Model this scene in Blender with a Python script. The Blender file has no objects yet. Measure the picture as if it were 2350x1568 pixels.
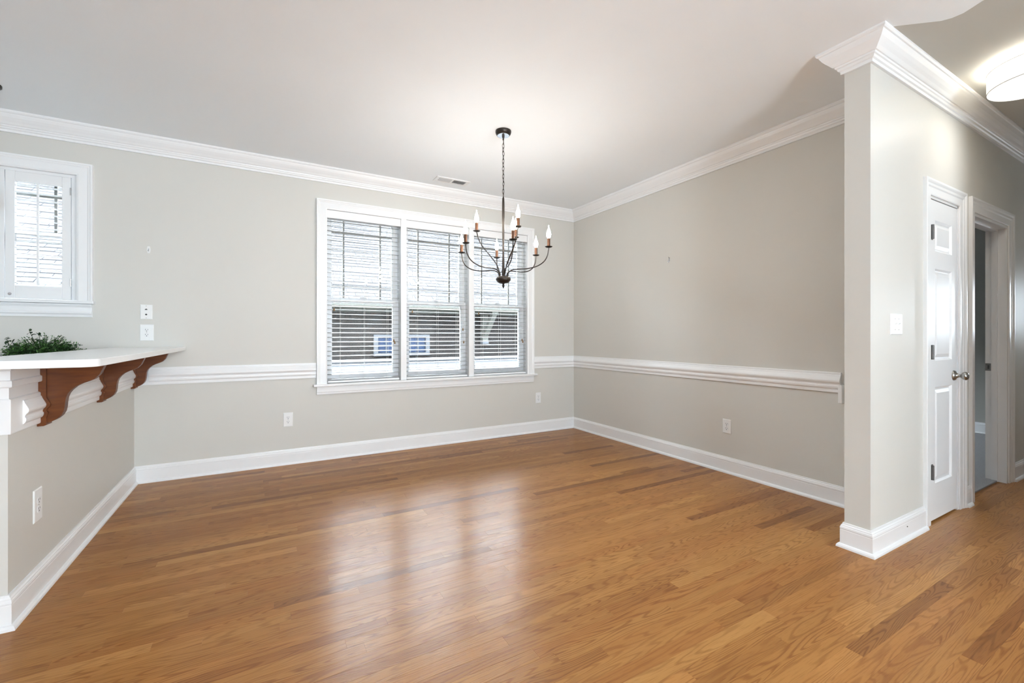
import bpy, bmesh, math, random
from mathutils import Vector, Matrix
random.seed(7)
SC = bpy.context.scene
COL = SC.collection
PI = math.pi

# ------------------------------------------------------------------ camera, sky, sun, exposure
FPX, HZ, CAMH = 1006.7, 771.0, 1.168
YAW = math.atan((1175 - 604) / FPX)
cam_d = bpy.data.cameras.new('camera'); cam = bpy.data.objects.new('camera', cam_d); COL.objects.link(cam)
cam.location = (0, 0, CAMH); cam.rotation_euler = (PI / 2, 0, -YAW)
cam_d.sensor_width = 36; cam_d.lens = FPX / 2350 * 36
cam_d.shift_y = -(784 - HZ) / 2350; cam_d.clip_start = 0.05
SC.camera = cam

W = bpy.data.worlds.new('sky'); SC.world = W; W.use_nodes = True
W.node_tree.nodes['Background'].inputs[0].default_value = (0.78, 0.895, 1.0, 1)
W.node_tree.nodes['Background'].inputs[1].default_value = 20.0

sun_d = bpy.data.lights.new('sun', 'SUN'); sun = bpy.data.objects.new('sun', sun_d); COL.objects.link(sun)
sun_d.energy = 16.0; sun_d.angle = math.radians(1.0); sun_d.color = (1, .97, .92)
sun.rotation_euler = Vector((0.12, 0.5, -0.86)).to_track_quat('-Z', 'Y').to_euler()

def area(name, loc, aim, sx, sy, power, color=(1, 1, 1)):
    d = bpy.data.lights.new(name, 'AREA'); d.shape = 'RECTANGLE'; d.size = sx; d.size_y = sy
    d.energy = power; d.color = color
    o = bpy.data.objects.new(name, d); COL.objects.link(o); o.location = loc
    o.rotation_euler = Vector(aim).to_track_quat('-Z', 'Y').to_euler(); return o
DAY = (0.72, 0.885, 1.0)
# daylight comes in through the window openings of the dining room and kitchen, and openings added behind the camera
# added fill lights aimed up, standing in for sunlight off an unseen patio
area('added_fill', (.75, -4.03, 1.10), (0, 1, 1.2), 1.0, .4, 14, DAY)
area('added_fill', (3.385, -2.95, 1.0), (-1, .25, 1.2), .8, .3, 20, DAY)
XE_ = 7.44
def portal(loc, aim, sx, sy):
    o = area('window_portal', loc, aim, sx, sy, 1); o.data.cycles.is_portal = True
portal((1.635, 4.66, 1.54), (0, -1, 0), 2.22, 1.65); portal((-1.595, 4.66, 1.90), (0, -1, 0), .76, .94)
portal((6.15, 4.13, 1.45), (0, -1, 0), .5, .9); portal((XE_ + .13, .41, 1.475), (-1, 0, 0), .14, .55); portal((.75, -4.21, 1.45), (0, 1, 0), 1.1, 1.1); portal((3.41, -3.0, 1.4), (-1, 0, 0), .9, 1.2)

SC.view_settings.view_transform = 'Standard'; SC.view_settings.look = 'None'
SC.view_settings.gamma = 1; SC.view_settings.use_curve_mapping = False
SC.view_settings.exposure = 1.72
SC.cycles.max_bounces = 6; SC.cycles.glossy_bounces = 2; SC.cycles.transmission_bounces = 2
SC.cycles.caustics_reflective = False; SC.cycles.caustics_refractive = False; SC.cycles.adaptive_threshold = .05

# ------------------------------------------------------------------ materials
def s2l(c): return tuple(((v / 255) / 12.92 if v / 255 <= .04045 else ((v / 255 + .055) / 1.055) ** 2.4) for v in c)
def mat(name, color, rough=.5, metal=0, spec=.5, noise=0, nscale=20, bump=0, bscale=200, coat=0, emis=None, estr=0, trans=0):
    m = bpy.data.materials.new(name); m.use_nodes = True; nt = m.node_tree; b = nt.nodes['Principled BSDF']
    b.inputs['Base Color'].default_value = (*color, 1); b.inputs['Roughness'].default_value = rough
    b.inputs['Metallic'].default_value = metal; b.inputs['Specular IOR Level'].default_value = spec
    if coat: b.inputs['Coat Weight'].default_value = coat; b.inputs['Coat Roughness'].default_value = .1
    if emis: b.inputs['Emission Color'].default_value = (*emis, 1); b.inputs['Emission Strength'].default_value = estr
    tc = nt.nodes.new('ShaderNodeTexCoord')
    if noise:
        n = nt.nodes.new('ShaderNodeTexNoise'); n.inputs['Scale'].default_value = nscale; n.inputs['Detail'].default_value = 4
        nt.links.new(tc.outputs['Object'], n.inputs['Vector'])
        mx = nt.nodes.new('ShaderNodeMix'); mx.data_type = 'RGBA'
        mx.inputs[6].default_value = (*[v * (1 - noise) for v in color], 1); mx.inputs[7].default_value = (*[min(1, v * (1 + noise)) for v in color], 1)
        nt.links.new(n.outputs['Fac'], mx.inputs[0]); nt.links.new(mx.outputs[2], b.inputs['Base Color'])
    if bump:
        n2 = nt.nodes.new('ShaderNodeTexNoise'); n2.inputs['Scale'].default_value = bscale; n2.inputs['Detail'].default_value = 3
        nt.links.new(tc.outputs['Object'], n2.inputs['Vector'])
        bp = nt.nodes.new('ShaderNodeBump'); bp.inputs['Strength'].default_value = bump; bp.inputs['Distance'].default_value = .002
        nt.links.new(n2.outputs['Fac'], bp.inputs['Height']); nt.links.new(bp.outputs['Normal'], b.inputs['Normal'])
    return m
WALLC = (.668, .650, .605)
MW = mat('greige_wall_paint', WALLC, .45, spec=.22, bump=.05, bscale=350)
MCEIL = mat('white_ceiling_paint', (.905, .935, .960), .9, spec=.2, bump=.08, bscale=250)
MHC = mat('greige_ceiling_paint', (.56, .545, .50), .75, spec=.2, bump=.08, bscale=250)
MT = mat('white_trim_paint', (.87, .87, .87), .32, spec=.45)
MTW = mat('white_vinyl', (.84, .84, .84), .35)
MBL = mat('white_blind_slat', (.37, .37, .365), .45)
MPLATE = mat('white_plastic', (.86, .86, .85), .3)
MSLOT = mat('dark_slot', (.05, .05, .05), .6)
MQ = mat('white_quartz', (.90, .90, .895), .16, spec=.45, noise=.02, nscale=40)
MBRONZE = mat('oiled_bronze', (.045, .036, .030), .38, metal=.7, noise=.3, nscale=60)
MSLEEVE = mat('copper_brown_sleeve', (.13, .055, .026), .4, metal=.5)
MCHROME = mat('pale_metal_plate', (.62, .63, .66), .22, metal=.9)
MNICK = mat('satin_nickel', (.42, .41, .39), .28, metal=1)
MHINGE = mat('aged_nickel_hinge', (.13, .125, .12), .42, metal=.7)
MMUNT = mat('shaded_grille', (.42, .40, .37), .5)  # grey-brown carries the backlit shade of the bars in the colour
MCORD = mat('white_cord', (.74, .73, .70), .8)
MTAS = mat('wood_tassel', (.22, .12, .04), .5)
MCARP = mat('grey_carpet', (.34, .33, .33), .95, spec=.1, noise=.45, nscale=260, bump=.9, bscale=300)
MLEAF = mat('green_leaf', (.035, .105, .022), .42, noise=.5, nscale=14)
MLEAF2 = mat('dark_leaf', (.016, .042, .012), .45, noise=.4, nscale=14)
MLEAF3 = mat('fresh_leaf', (.075, .21, .035), .42, noise=.35, nscale=14)
MPOT = mat('grey_pot', (.35, .35, .34), .6)
MSHADE = mat('linen_shade', (.80, .78, .70), .8, emis=(1.0, .96, .86), estr=.25)
MDIFF = mat('white_diffuser', (.85, .85, .83), .5, emis=(1, .97, .90), estr=.32)
MRIM = mat('shade_rim', (.22, .21, .19), .5)
MBULB = mat('glowing_bulb', (.9, .9, .85), .3, emis=(1.0, .96, .90), estr=47)
MVENTD = mat('vent_dark', (.06, .06, .06), .7)
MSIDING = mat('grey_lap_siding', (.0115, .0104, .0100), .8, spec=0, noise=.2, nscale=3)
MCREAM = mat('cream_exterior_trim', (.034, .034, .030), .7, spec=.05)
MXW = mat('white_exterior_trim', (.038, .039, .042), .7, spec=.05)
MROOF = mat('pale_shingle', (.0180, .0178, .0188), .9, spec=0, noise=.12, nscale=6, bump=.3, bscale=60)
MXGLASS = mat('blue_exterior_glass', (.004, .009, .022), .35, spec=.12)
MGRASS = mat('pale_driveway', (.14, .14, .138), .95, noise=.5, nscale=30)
MROOMW = mat('shaded_greige_paint', (.42, .41, .375), .7, spec=.2)  # the wall greige made darker, bedroom shade put into the colour
MSUB = mat('subfloor', (.10, .045, .018), .8)

def glass_mat():
    m = bpy.data.materials.new('clear_glass'); m.use_nodes = True; nt = m.node_tree; nt.nodes.clear()
    o = nt.nodes.new('ShaderNodeOutputMaterial'); t = nt.nodes.new('ShaderNodeBsdfTransparent'); g = nt.nodes.new('ShaderNodeBsdfGlossy')
    t.inputs[0].default_value = (.96, .97, .97, 1); g.inputs['Roughness'].default_value = .02
    f = nt.nodes.new('ShaderNodeFresnel'); f.inputs[0].default_value = 1.45
    mx = nt.nodes.new('ShaderNodeMixShader'); nt.links.new(f.outputs[0], mx.inputs[0]); nt.links.new(t.outputs[0], mx.inputs[1]); nt.links.new(g.outputs[0], mx.inputs[2])
    nt.links.new(mx.outputs[0], o.inputs[0]); return m
MGLASS = glass_mat()

def node(nt, t, **kw):
    n = nt.nodes.new(t)
    for k, v in kw.items():
        if k == 'op': n.operation = v
        else: setattr(n, k, v)
    return n
def oak_mat():
    m = bpy.data.materials.new('oak_plank'); m.use_nodes = True; nt = m.node_tree; b = nt.nodes['Principled BSDF']; L = nt.links.new
    at = node(nt, 'ShaderNodeAttribute', attribute_name='bco'); tn = node(nt, 'ShaderNodeAttribute', attribute_name='tone')
    sp = node(nt, 'ShaderNodeSeparateXYZ'); L(tn.outputs['Color'], sp.inputs[0])     # x tone, y grain kind, z hue
    def noise(sx, sy, sz, detail, rough, scale=1):
        mp = node(nt, 'ShaderNodeVectorMath', op='MULTIPLY'); mp.inputs[1].default_value = (sx, sy, sz); L(at.outputs['Vector'], mp.inputs[0])
        n = node(nt, 'ShaderNodeTexNoise'); n.inputs['Scale'].default_value = scale; n.inputs['Detail'].default_value = detail; n.inputs['Roughness'].default_value = rough
        L(mp.outputs[0], n.inputs['Vector']); return n.outputs['Fac']
    def math_(op, a, bb):
        n = node(nt, 'ShaderNodeMath', op=op)
        for i, v in enumerate((a, bb)):
            if isinstance(v, (int, float)): n.inputs[i].default_value = v
            else: L(v, n.inputs[i])
        return n.outputs[0]
    def rng(v, a, bb, c, d):
        n = node(nt, 'ShaderNodeMapRange'); n.inputs[1].default_value = a; n.inputs[2].default_value = bb; n.inputs[3].default_value = c; n.inputs[4].default_value = d; L(v, n.inputs[0]); return n.outputs[0]
    field = noise(1.25, 15.0, 1.0, 1.2, .45)
    wob = noise(9, 60, 1.0, 2, .5)
    ph = math_('ADD', math_('MULTIPLY', field, rng(sp.outputs['Y'], 0, 1, 80, 150)), math_('MULTIPLY', wob, 3.2))
    ring = math_('SINE', ph, 0.0)
    ring = rng(ring, .15, 1.0, 0, 1)
    pores = rng(noise(14, 420, 1, 2, .6), .52, .70, 0, 1)
    cloud = noise(2.2, 9, 1, 3, .5)
    # colour
    cr = node(nt, 'ShaderNodeValToRGB'); e = cr.color_ramp.elements
    e[0].position = 0; e[0].color = (.208, .084, .024, 1); e[1].position = 1; e[1].color = (.498, .256, .082, 1)
    k = cr.color_ramp.elements.new(.38); k.color = (.344, .150, .041, 1)
    k = cr.color_ramp.elements.new(.72); k.color = (.418, .197, .057, 1)
    tone = math_('ADD', sp.outputs['X'], math_('MULTIPLY', math_('SUBTRACT', cloud, .5), .42))
    L(tone, cr.inputs[0])
    hue = node(nt, 'ShaderNodeMix', data_type='RGBA', blend_type='MULTIPLY'); hue.inputs[7].default_value = (1.0, .93, .90, 1)
    L(sp.outputs['Z'], hue.inputs[0]); L(cr.outputs[0], hue.inputs[6])
    dk = node(nt, 'ShaderNodeMix', data_type='RGBA', blend_type='MULTIPLY'); dk.inputs[7].default_value = (.54, .44, .36, 1)
    fac = math_('MULTIPLY', ring, rng(sp.outputs['Y'], 0, 1, .35, .75)); L(fac, dk.inputs[0]); L(hue.outputs[2], dk.inputs[6])
    dp = node(nt, 'ShaderNodeMix', data_type='RGBA', blend_type='MULTIPLY'); dp.inputs[7].default_value = (.66, .56, .50, 1)
    L(math_('MULTIPLY', pores, .55), dp.inputs[0]); L(dk.outputs[2], dp.inputs[6])
    L(dp.outputs[2], b.inputs['Base Color'])
    b.inputs['Roughness'].default_value = .40; b.inputs['Specular IOR Level'].default_value = .10
    b.inputs['Coat Weight'].default_value = .26; b.inputs['Coat IOR'].default_value = 1.5; b.inputs['Coat Roughness'].default_value = .17
    bp = node(nt, 'ShaderNodeBump'); bp.inputs['Strength'].default_value = .16; bp.inputs['Distance'].default_value = .0012
    L(math_('ADD', math_('MULTIPLY', ring, -.6), math_('MULTIPLY', pores, -.5)), bp.inputs['Height']); L(bp.outputs[0], b.inputs['Normal']); L(bp.outputs[0], b.inputs['Coat Normal'])
    return m
MOAK = oak_mat()

def cherry_mat():
    m = bpy.data.materials.new('cherry_wood'); m.use_nodes = True; nt = m.node_tree; b = nt.nodes['Principled BSDF']; L = nt.links.new
    tc = node(nt, 'ShaderNodeTexCoord'); mp = node(nt, 'ShaderNodeMapping'); mp.inputs['Scale'].default_value = (6, 40, 40); L(tc.outputs['Object'], mp.inputs[0])
    n = node(nt, 'ShaderNodeTexNoise'); n.inputs['Scale'].default_value = 1.2; n.inputs['Detail'].default_value = 4; L(mp.outputs[0], n.inputs[0])
    cr = node(nt, 'ShaderNodeValToRGB'); e = cr.color_ramp.elements
    e[0].position = .3; e[0].color = (.090, .023, .004, 1); e[1].position = .7; e[1].color = (.165, .046, .008, 1)
    L(n.outputs['Fac'], cr.inputs[0]); L(cr.outputs[0], b.inputs['Base Color']); b.inputs['Roughness'].default_value = .38
    b.inputs['Specular IOR Level'].default_value = .3; return m
MCHERRY = cherry_mat()

# ------------------------------------------------------------------ mesh helpers
class MB:
    def __init__(s): s.v = []; s.f = []
    def add(s, vs, fs):
        n = len(s.v); s.v += [tuple(v) for v in vs]; s.f += [tuple(i + n for i in f) for f in fs]; return s
    def box(s, x0, x1, y0, y1, z0, z1):
        x0, x1 = min(x0, x1), max(x0, x1); y0, y1 = min(y0, y1), max(y0, y1); z0, z1 = min(z0, z1), max(z0, z1)
        return s.add([(x0, y0, z0), (x1, y0, z0), (x1, y1, z0), (x0, y1, z0), (x0, y0, z1), (x1, y0, z1), (x1, y1, z1), (x0, y1, z1)],
                     [(3, 2, 1, 0), (4, 5, 6, 7), (0, 1, 5, 4), (1, 2, 6, 5), (2, 3, 7, 6), (3, 0, 4, 7)])
    def lathe(s, prof, c=(0, 0, 0), n=24, axis='Z'):
        vs = []
        for r, h in prof:
            for i in range(n):
                a = 2 * PI * i / n; p = (r * math.cos(a), r * math.sin(a), h)
                if axis == 'Y': p = (p[0], p[2], p[1])
                if axis == 'X': p = (p[2], p[0], p[1])
                vs.append((p[0] + c[0], p[1] + c[1], p[2] + c[2]))
        fs = []
        m = len(prof)
        for j in range(m - 1):
            for i in range(n): fs.append((j * n + i, j * n + (i + 1) % n, (j + 1) * n + (i + 1) % n, (j + 1) * n + i))
        fs.append(tuple(range(n - 1, -1, -1))); fs.append(tuple(range((m - 1) * n, m * n)))
        return s.add(vs, fs)
    def tube(s, pts, r, n=8, closed=False):
        pts = [Vector(p) for p in pts]; m = len(pts); vs = []; up = None
        rr = r if isinstance(r, (list, tuple)) else [r] * m
        for i, p in enumerate(pts):
            if closed: t = (pts[(i + 1) % m] - pts[i - 1]).normalized()
            else: t = (pts[min(i + 1, m - 1)] - pts[max(i - 1, 0)]).normalized()
            if up is None:
                up = Vector((0, 0, 1)) if abs(t.z) < .9 else Vector((1, 0, 0))
            a = t.cross(up).normalized(); bb = a.cross(t).normalized(); up = bb
            for k in range(n):
                an = 2 * PI * k / n; q = p + (a * math.cos(an) + bb * math.sin(an)) * rr[i]; vs.append(tuple(q))
        fs = []
        for i in range(m if closed else m - 1):
            j = (i + 1) % m
            for k in range(n): fs.append((i * n + k, i * n + (k + 1) % n, j * n + (k + 1) % n, j * n + k))
        if not closed: fs += [tuple(range(n - 1, -1, -1)), tuple(range((m - 1) * n, m * n))]
        return s.add(vs, fs)
    def prism(s, poly, a0, a1, fn):
        n = len(poly); vs = [fn(u, v, a0) for u, v in poly] + [fn(u, v, a1) for u, v in poly]
        fs = [(i, (i + 1) % n, n + (i + 1) % n, n + i) for i in range(n)] + [tuple(range(n - 1, -1, -1)), tuple(range(n, 2 * n))]
        return s.add(vs, fs)
    def build(s, name, m, parent=None, smooth=False, loc=None, bevel=0):
        me = bpy.data.meshes.new(name); me.from_pydata(s.v, [], s.f); me.update()
        bm = bmesh.new(); bm.from_mesh(me); bmesh.ops.recalc_face_normals(bm, faces=bm.faces); bm.to_mesh(me); bm.free()
        me.materials.append(m)
        if smooth:
            for p in me.polygons: p.use_smooth = True
            try: me.set_sharp_from_angle(angle=math.radians(40))
            except Exception: pass
        o = bpy.data.objects.new(name, me); COL.objects.link(o)
        if loc: o.location = loc
        if parent: o.parent = parent
        if bevel:
            md = o.modifiers.new('bevel', 'BEVEL'); md.width = bevel; md.segments = 2; md.limit_method = 'ANGLE'
        return o
def box(name, m, x0, x1, y0, y1, z0, z1, parent=None, bevel=0): return MB().box(x0, x1, y0, y1, z0, z1).build(name, m, parent, bevel=bevel)
def tag(o, label, cat, group=None, kind=None):
    o['label'] = label; o['category'] = cat
    if group: o['group'] = group
    if kind: o['kind'] = kind
    return o
def empty(name, label, cat, loc=(0, 0, 0), rz=0, group=None, kind=None):
    o = bpy.data.objects.new(name, None); COL.objects.link(o); o.location = loc; o.rotation_euler = (0, 0, rz); o.empty_display_size = .05
    return tag(o, label, cat, group, kind)
def struct(o, label, cat): return tag(o, label, cat, kind='structure')
def sweep(path, prof, seg=None):
    """profile (u out of the wall, v up) swept along a 2-D path whose room side lies to the right; mitred corners"""
    n = len(path); P = [Vector(p) for p in path]; nn = []
    for i in range(n - 1):
        d = (P[i + 1] - P[i]).normalized(); nn.append(Vector((d.y, -d.x)))
    mit = []
    for i in range(n):
        if i == 0: mit.append(nn[0])
        elif i == n - 1: mit.append(nn[-1])
        else: mit.append((nn[i - 1] + nn[i]) / (1 + nn[i - 1].dot(nn[i])))
    a, b = seg if seg else (0, n - 1); mb = MB(); k = len(prof); vs = []
    for i in range(a, b + 1):
        for u, v in prof: q = P[i] + mit[i] * u; vs.append((q.x, q.y, v))
    fs = []
    for i in range(b - a):
        for j in range(k): fs.append((i * k + j, i * k + (j + 1) % k, (i + 1) * k + (j + 1) % k, (i + 1) * k + j))
    fs += [tuple(range(k - 1, -1, -1)), tuple(range((b - a) * k, (b - a + 1) * k))]
    return mb.add(vs, fs)

# ------------------------------------------------------------------ room dimensions
YB, XR, CH = 4.48, 3.448, 2.743            # window wall, right wall, ceiling
YS0, YS1, XS = 1.085, 1.205, 2.80         # hall wall faces and its free end
XB, XB2, YE = -.885, -1.003, 2.512            # bar half wall faces and its free end
XL, YF, XE = -4.6, -4.2, 7.44             # left wall, rear wall, far end of the hall

# floor ------------------------------------------------------------
fl = struct(box('floor', MSUB, XL - .2, XE + .1, YF - .2, YB + .2, -.12, -.0125), 'glossy honey oak strip floor', 'floor')
PW = .0572
def proj(p):
    x, y = p[0], p[1]; d = x * math.sin(YAW) + y * math.cos(YAW); l = x * math.cos(YAW) - y * math.sin(YAW)
    return None if d < .1 else (1175 + FPX * l / d, HZ + FPX * CAMH / d)
def clip_area(poly):
    for ax, lim, sg in ((0, 0, 1), (0, 2350, -1), (1, 0, 1), (1, 1568, -1)):
        out = []
        for i in range(len(poly)):
            a, b = poly[i - 1], poly[i]; da, db = (a[ax] - lim) * sg, (b[ax] - lim) * sg
            if (da >= 0) != (db >= 0): t = da / (da - db); out.append((a[0] + (b[0] - a[0]) * t, a[1] + (b[1] - a[1]) * t))
            if db >= 0: out.append(b)
        poly = out
        if not poly: return 0
    return abs(sum(poly[i - 1][0] * poly[i][1] - poly[i][0] * poly[i - 1][1] for i in range(len(poly)))) / 2
boards = []
rf = random.Random(21)
y = YB - .005; row = 0
while y - PW > YF:
    y0 = y - PW
    xend = XR + .06 if y0 > YS1 - .06 else XE
    x = XL - rf.uniform(0, .8)
    while x < xend:
        ln = rf.choice((.35, .5, .65, .8, .95, 1.1, 1.3, 1.5)) + rf.uniform(-.1, .1)
        xa, xb = max(x, XL), min(x + ln, xend)
        if xb - xa > .03:
            tone = min(1, max(0, rf.gauss(.57, .14)))
            if rf.random() < .07: tone = rf.uniform(.05, .25)
            boards.append((xa, xb, y0, y, tone, rf.random(), rf.random() ** 1.5, rf.uniform(0, 200)))
        x += ln
    y = y0; row += 1
def vis(b):
    c = [proj(p) for p in ((b[0], b[2]), (b[1], b[2]), (b[1], b[3]), (b[0], b[3]))]
    if any(q is None for q in c): return 0
    # hidden behind the hall wall or in the kitchen
    if b[0] > 3.3 and b[2] > YS0: return 0
    if b[1] < XB and b[2] > YE: return 0
    return clip_area(c)
boards.sort(key=vis, reverse=True)
def board_mesh(bl):
    V, F, B, T = [], [], [], []
    g, e, th = .00006, .0003, .0115
    for (xa, xb, ya, yb, tone, gk, hue, seed) in bl:
        n = len(V)
        for z, k in ((-th, g), (-e, g), (0, g + e)):
            for X, Y in ((xa + k, ya + k), (xb - k, ya + k), (xb - k, yb - k), (xa + k, yb - k)):
                V.append((X, Y, z)); B.append((X + seed * 1.7, Y + seed * .37, seed * 3.1)); T.append((tone, gk, hue, 1))
        for k in (0, 4):
            for i in range(4): F.append((n + k + i, n + k + (i + 1) % 4, n + k + 4 + (i + 1) % 4, n + k + 4 + i))
        F.append((n + 8, n + 9, n + 10, n + 11)); F.append((n + 3, n + 2, n + 1, n))
    me = bpy.data.meshes.new('plank'); me.from_pydata(V, [], F); me.update()
    a = me.attributes.new('bco', 'FLOAT_VECTOR', 'POINT'); a.data.foreach_set('vector', [c for t in B for c in t])
    a = me.attributes.new('tone', 'FLOAT_COLOR', 'POINT'); a.data.foreach_set('color', [c for t in T for c in t])
    me.materials.append(MOAK); return me
for b in boards[:300]:
    o = bpy.data.objects.new('plank', board_mesh([b])); COL.objects.link(o); o.parent = fl
o = bpy.data.objects.new('planks_beyond', board_mesh(boards[300:])); COL.objects.link(o); o.parent = fl; o['kind'] = 'stuff'

# ceilings ---------------------------------------------------------
edge = [(2.757, 1.018), (2.80, .975), (2.85, .932), (2.905, .886), (2.948, .850), (2.968, .815), (2.972, .776), (2.958, .740), (2.942, .705), (2.925, .62), (2.90, .50), (2.86, .30), (2.83, .10), (2.82, -.22)]
XS2 = 2.757
dpoly = [(XL, YB), (XR + .06, YB), (XR + .06, YS1 - .04), (XS2, YS1 - .04)] + edge + [(3.4, -.22), (3.4, YF), (XL, YF)]
hpoly = list(reversed(edge)) + [(XS2, YS1 - .04), (XE, YS1 - .04), (XE, -.22)]
def slab(poly, z0, z1): return MB().prism(poly, z0, z1, lambda u, v, a: (u, v, a))
struct(slab(dpoly, CH, CH + .15).build('ceiling', MCEIL), 'smooth white flat ceiling over the dining room', 'ceiling')
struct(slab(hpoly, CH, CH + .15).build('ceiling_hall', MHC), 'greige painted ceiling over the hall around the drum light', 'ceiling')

# walls ------------------------------------------------------------
WT = .17
# triple window openings and kitchen window opening in the back wall
OPN = [(.525, 1.225), (1.285, 1.985), (2.045, 2.745)]; OZ0, OZ1 = .715, 2.365
KX0, KX1, KZ0, KZ1 = -1.975, -1.215, 1.432, 2.372
wb = MB()
KX0 -= .012; KX1 += .012; KZ1 += .012
wb.box(XL - .17, KX0, YB, YB + WT, 0, CH); wb.box(KX0, KX1, YB, YB + WT, 0, KZ0 - .024); wb.box(KX0, KX1, YB, YB + WT, KZ1, CH)
wb.box(KX1, .513, YB, YB + WT, 0, CH); wb.box(.513, 2.757, YB, YB + WT, 0, OZ0 - .022); wb.box(.513, 2.757, YB, YB + WT, OZ1 + .012, CH)
wb.box(2.757, XR + .12, YB, YB + WT, 0, CH)
KX0 += .012; KX1 -= .012; KZ1 -= .012
struct(wb.build('wall_back', MW), 'greige dining room wall holding the triple window', 'wall')
struct(box('wall_right', MW, XR, XR + .12, YS1, YB, 0, CH), 'plain greige wall to the right with white chair rail', 'wall')
D1a, D1b, DH = 3.585, 4.065, 2.035
D2a, D2b = 4.358, 5.13
wh = MB().box(XS, D1a, YS0, YS1, 0, CH).box(D1a, D1b, YS0, YS1, DH, CH).box(D1b, D2a, YS0, YS1, 0, CH).box(D2a, D2b, YS0, YS1, DH, CH).box(D2b, XE, YS0, YS1, 0, CH)
struct(wh.build('wall_hall', MW), 'greige hall wall with free end and two doorways', 'wall')
struct(box('wall_bar', MW, XB2, XB, YE, YB, 0, 1.048), 'greige half wall carrying the raised bar top', 'wall')
# rear, left and hall walls out of view, with openings added to let daylight in
wl = MB().box(XL - .17, XL, YF, YB, 0, CH)
struct(wl.build('wall_left', MW), 'greige kitchen side wall beyond the left photo edge', 'wall')
wr = MB().box(XL, 0, YF, YF + .15, 0, CH).box(0, .2, YF, YF + .15, 0, CH).box(1.3, 1.5, YF, YF + .15, 0, CH).box(.2, 1.3, YF, YF + .15, 2.0, CH).box(.2, 1.3, YF, YF + .15, 0, .9).box(1.5, 3.4, YF, YF + .15, 0, CH)
struct(wr.build('wall_rear', MW), 'rear living room wall with an added opening for daylight', 'wall')
struct(MB().box(3.28, 3.4, YF + .15, -3.45, 0, CH).box(3.28, 3.4, -3.45, -2.55, 0, .8).box(3.28, 3.4, -3.45, -2.55, 2.0, CH).box(3.28, 3.4, -2.55, -.22, 0, CH).box(3.4, XE, -.34, -.22, 0, CH).box(XE, XE + .12, -.34, .34, 0, CH).box(XE, XE + .12, .48, YS0, 0, CH).box(XE, XE + .12, .34, .48, 0, 1.2).box(XE, XE + .12, .34, .48, 1.75, CH).build('wall_front', MW), 'greige living room and hall walls behind the camera', 'wall')
struct(MB().box(-4.6, 6.8, YF - 3.4, YF, 2.35, 2.47).box(3.4, 6.8, YF, -.34, 2.35, 2.47).build('sky_blocker', MTW), 'added unseen white slab blocking sky and sun at the rear openings', 'blocker')  # added slabs out of view, cutting sky and sun at the openings
# bedroom beyond the open doorway, with an added back wall opening to brighten it
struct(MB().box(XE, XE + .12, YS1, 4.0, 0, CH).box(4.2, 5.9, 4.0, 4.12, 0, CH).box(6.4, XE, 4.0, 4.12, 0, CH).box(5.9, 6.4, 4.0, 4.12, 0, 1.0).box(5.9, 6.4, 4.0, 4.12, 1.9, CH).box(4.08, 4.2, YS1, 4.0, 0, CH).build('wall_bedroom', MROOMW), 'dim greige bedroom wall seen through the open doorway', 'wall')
struct(box('ceiling_bedroom', MCEIL, 4.08, XE + .12, YS1 - .04, 4.12, CH, CH + .15), 'bedroom ceiling beyond the open doorway', 'ceiling')
struct(box('floor_bedroom', MCARP, 4.2, XE, YS0 + .052, 4.0, -.0120, .010), 'grey bedroom carpet beyond the open doorway', 'carpet')
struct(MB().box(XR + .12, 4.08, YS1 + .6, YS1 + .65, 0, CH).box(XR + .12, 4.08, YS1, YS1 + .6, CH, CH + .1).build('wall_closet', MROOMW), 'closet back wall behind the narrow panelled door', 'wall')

# mouldings ---------------------------------------------------------
CRZ = CH - .128
crown = [(0, CH), (.100, CH), (.100, CH - .010), (.094, CH - .018), (.088, CH - .020), (.084, CH - .030), (.076, CH - .044), (.064, CH - .058), (.052, CH - .070), (.044, CH - .080), (.040, CH - .084),
         (.034, CH - .085), (.032, CH - .094), (.026, CH - .097), (.022, CH - .108), (.014, CH - .112), (.013, CRZ), (0, CRZ)]
cpath = [(XL, YB), (XR, YB), (XR, YS1), (XS, YS1), (XS, YS0), (XE, YS0)]
struct(sweep(cpath, crown, (0, 1)).build('trim_1', MT), 'white crown moulding along the window wall', 'moulding')
struct(sweep(cpath, crown, (1, 2)).build('trim_2', MT), 'white crown moulding along the plain right wall', 'moulding')
struct(sweep(cpath, crown, (2, 5)).build('trim_3', MT), 'white crown moulding wrapping the free wall end and hall', 'moulding')
def basep(h=.135): return [(0, h), (.006, h), (.0075, h - .008), (.012, h - .013), (.0125, h - .018), (.015, h - .022), (.016, h - .030), (.0145, h - .036), (.0155, h - .040), (.0155, .021), (.024, .018), (.029, .010), (.030, 0), (0, 0)]
bp = basep()
bpath = [(-2.6, YE), (XB, YE), (XB, YB), (XR, YB), (XR, YS1), (XS, YS1), (XS, YS0), (3.485, YS0)]
struct(sweep(bpath, bp, (0, 2)).build('baseboard_bar', MT), 'white baseboard along the bar half wall', 'baseboard')
struct(sweep(bpath, bp, (2, 3)).build('baseboard_back', MT), 'white baseboard below the triple window', 'baseboard')
struct(sweep(bpath, bp, (3, 4)).build('baseboard_right', MT), 'white baseboard along the plain right wall', 'baseboard')
bh = struct(sweep(bpath, bp, (4, 7)).build('baseboard_hall', MT), 'white baseboard wrapping the free wall end to the narrow door', 'baseboard')
MB().lathe([(.0035, 0), (.0035, .003)], (3.21, YS0 - .0185, .075), 8, 'Y').build('nail_hole', MHINGE, bh)
struct(sweep([(4.165, YS0), (4.258, YS0)], bp).build('baseboard_hall', MT), 'short white baseboard piece between the two hall doors', 'baseboard')
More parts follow.
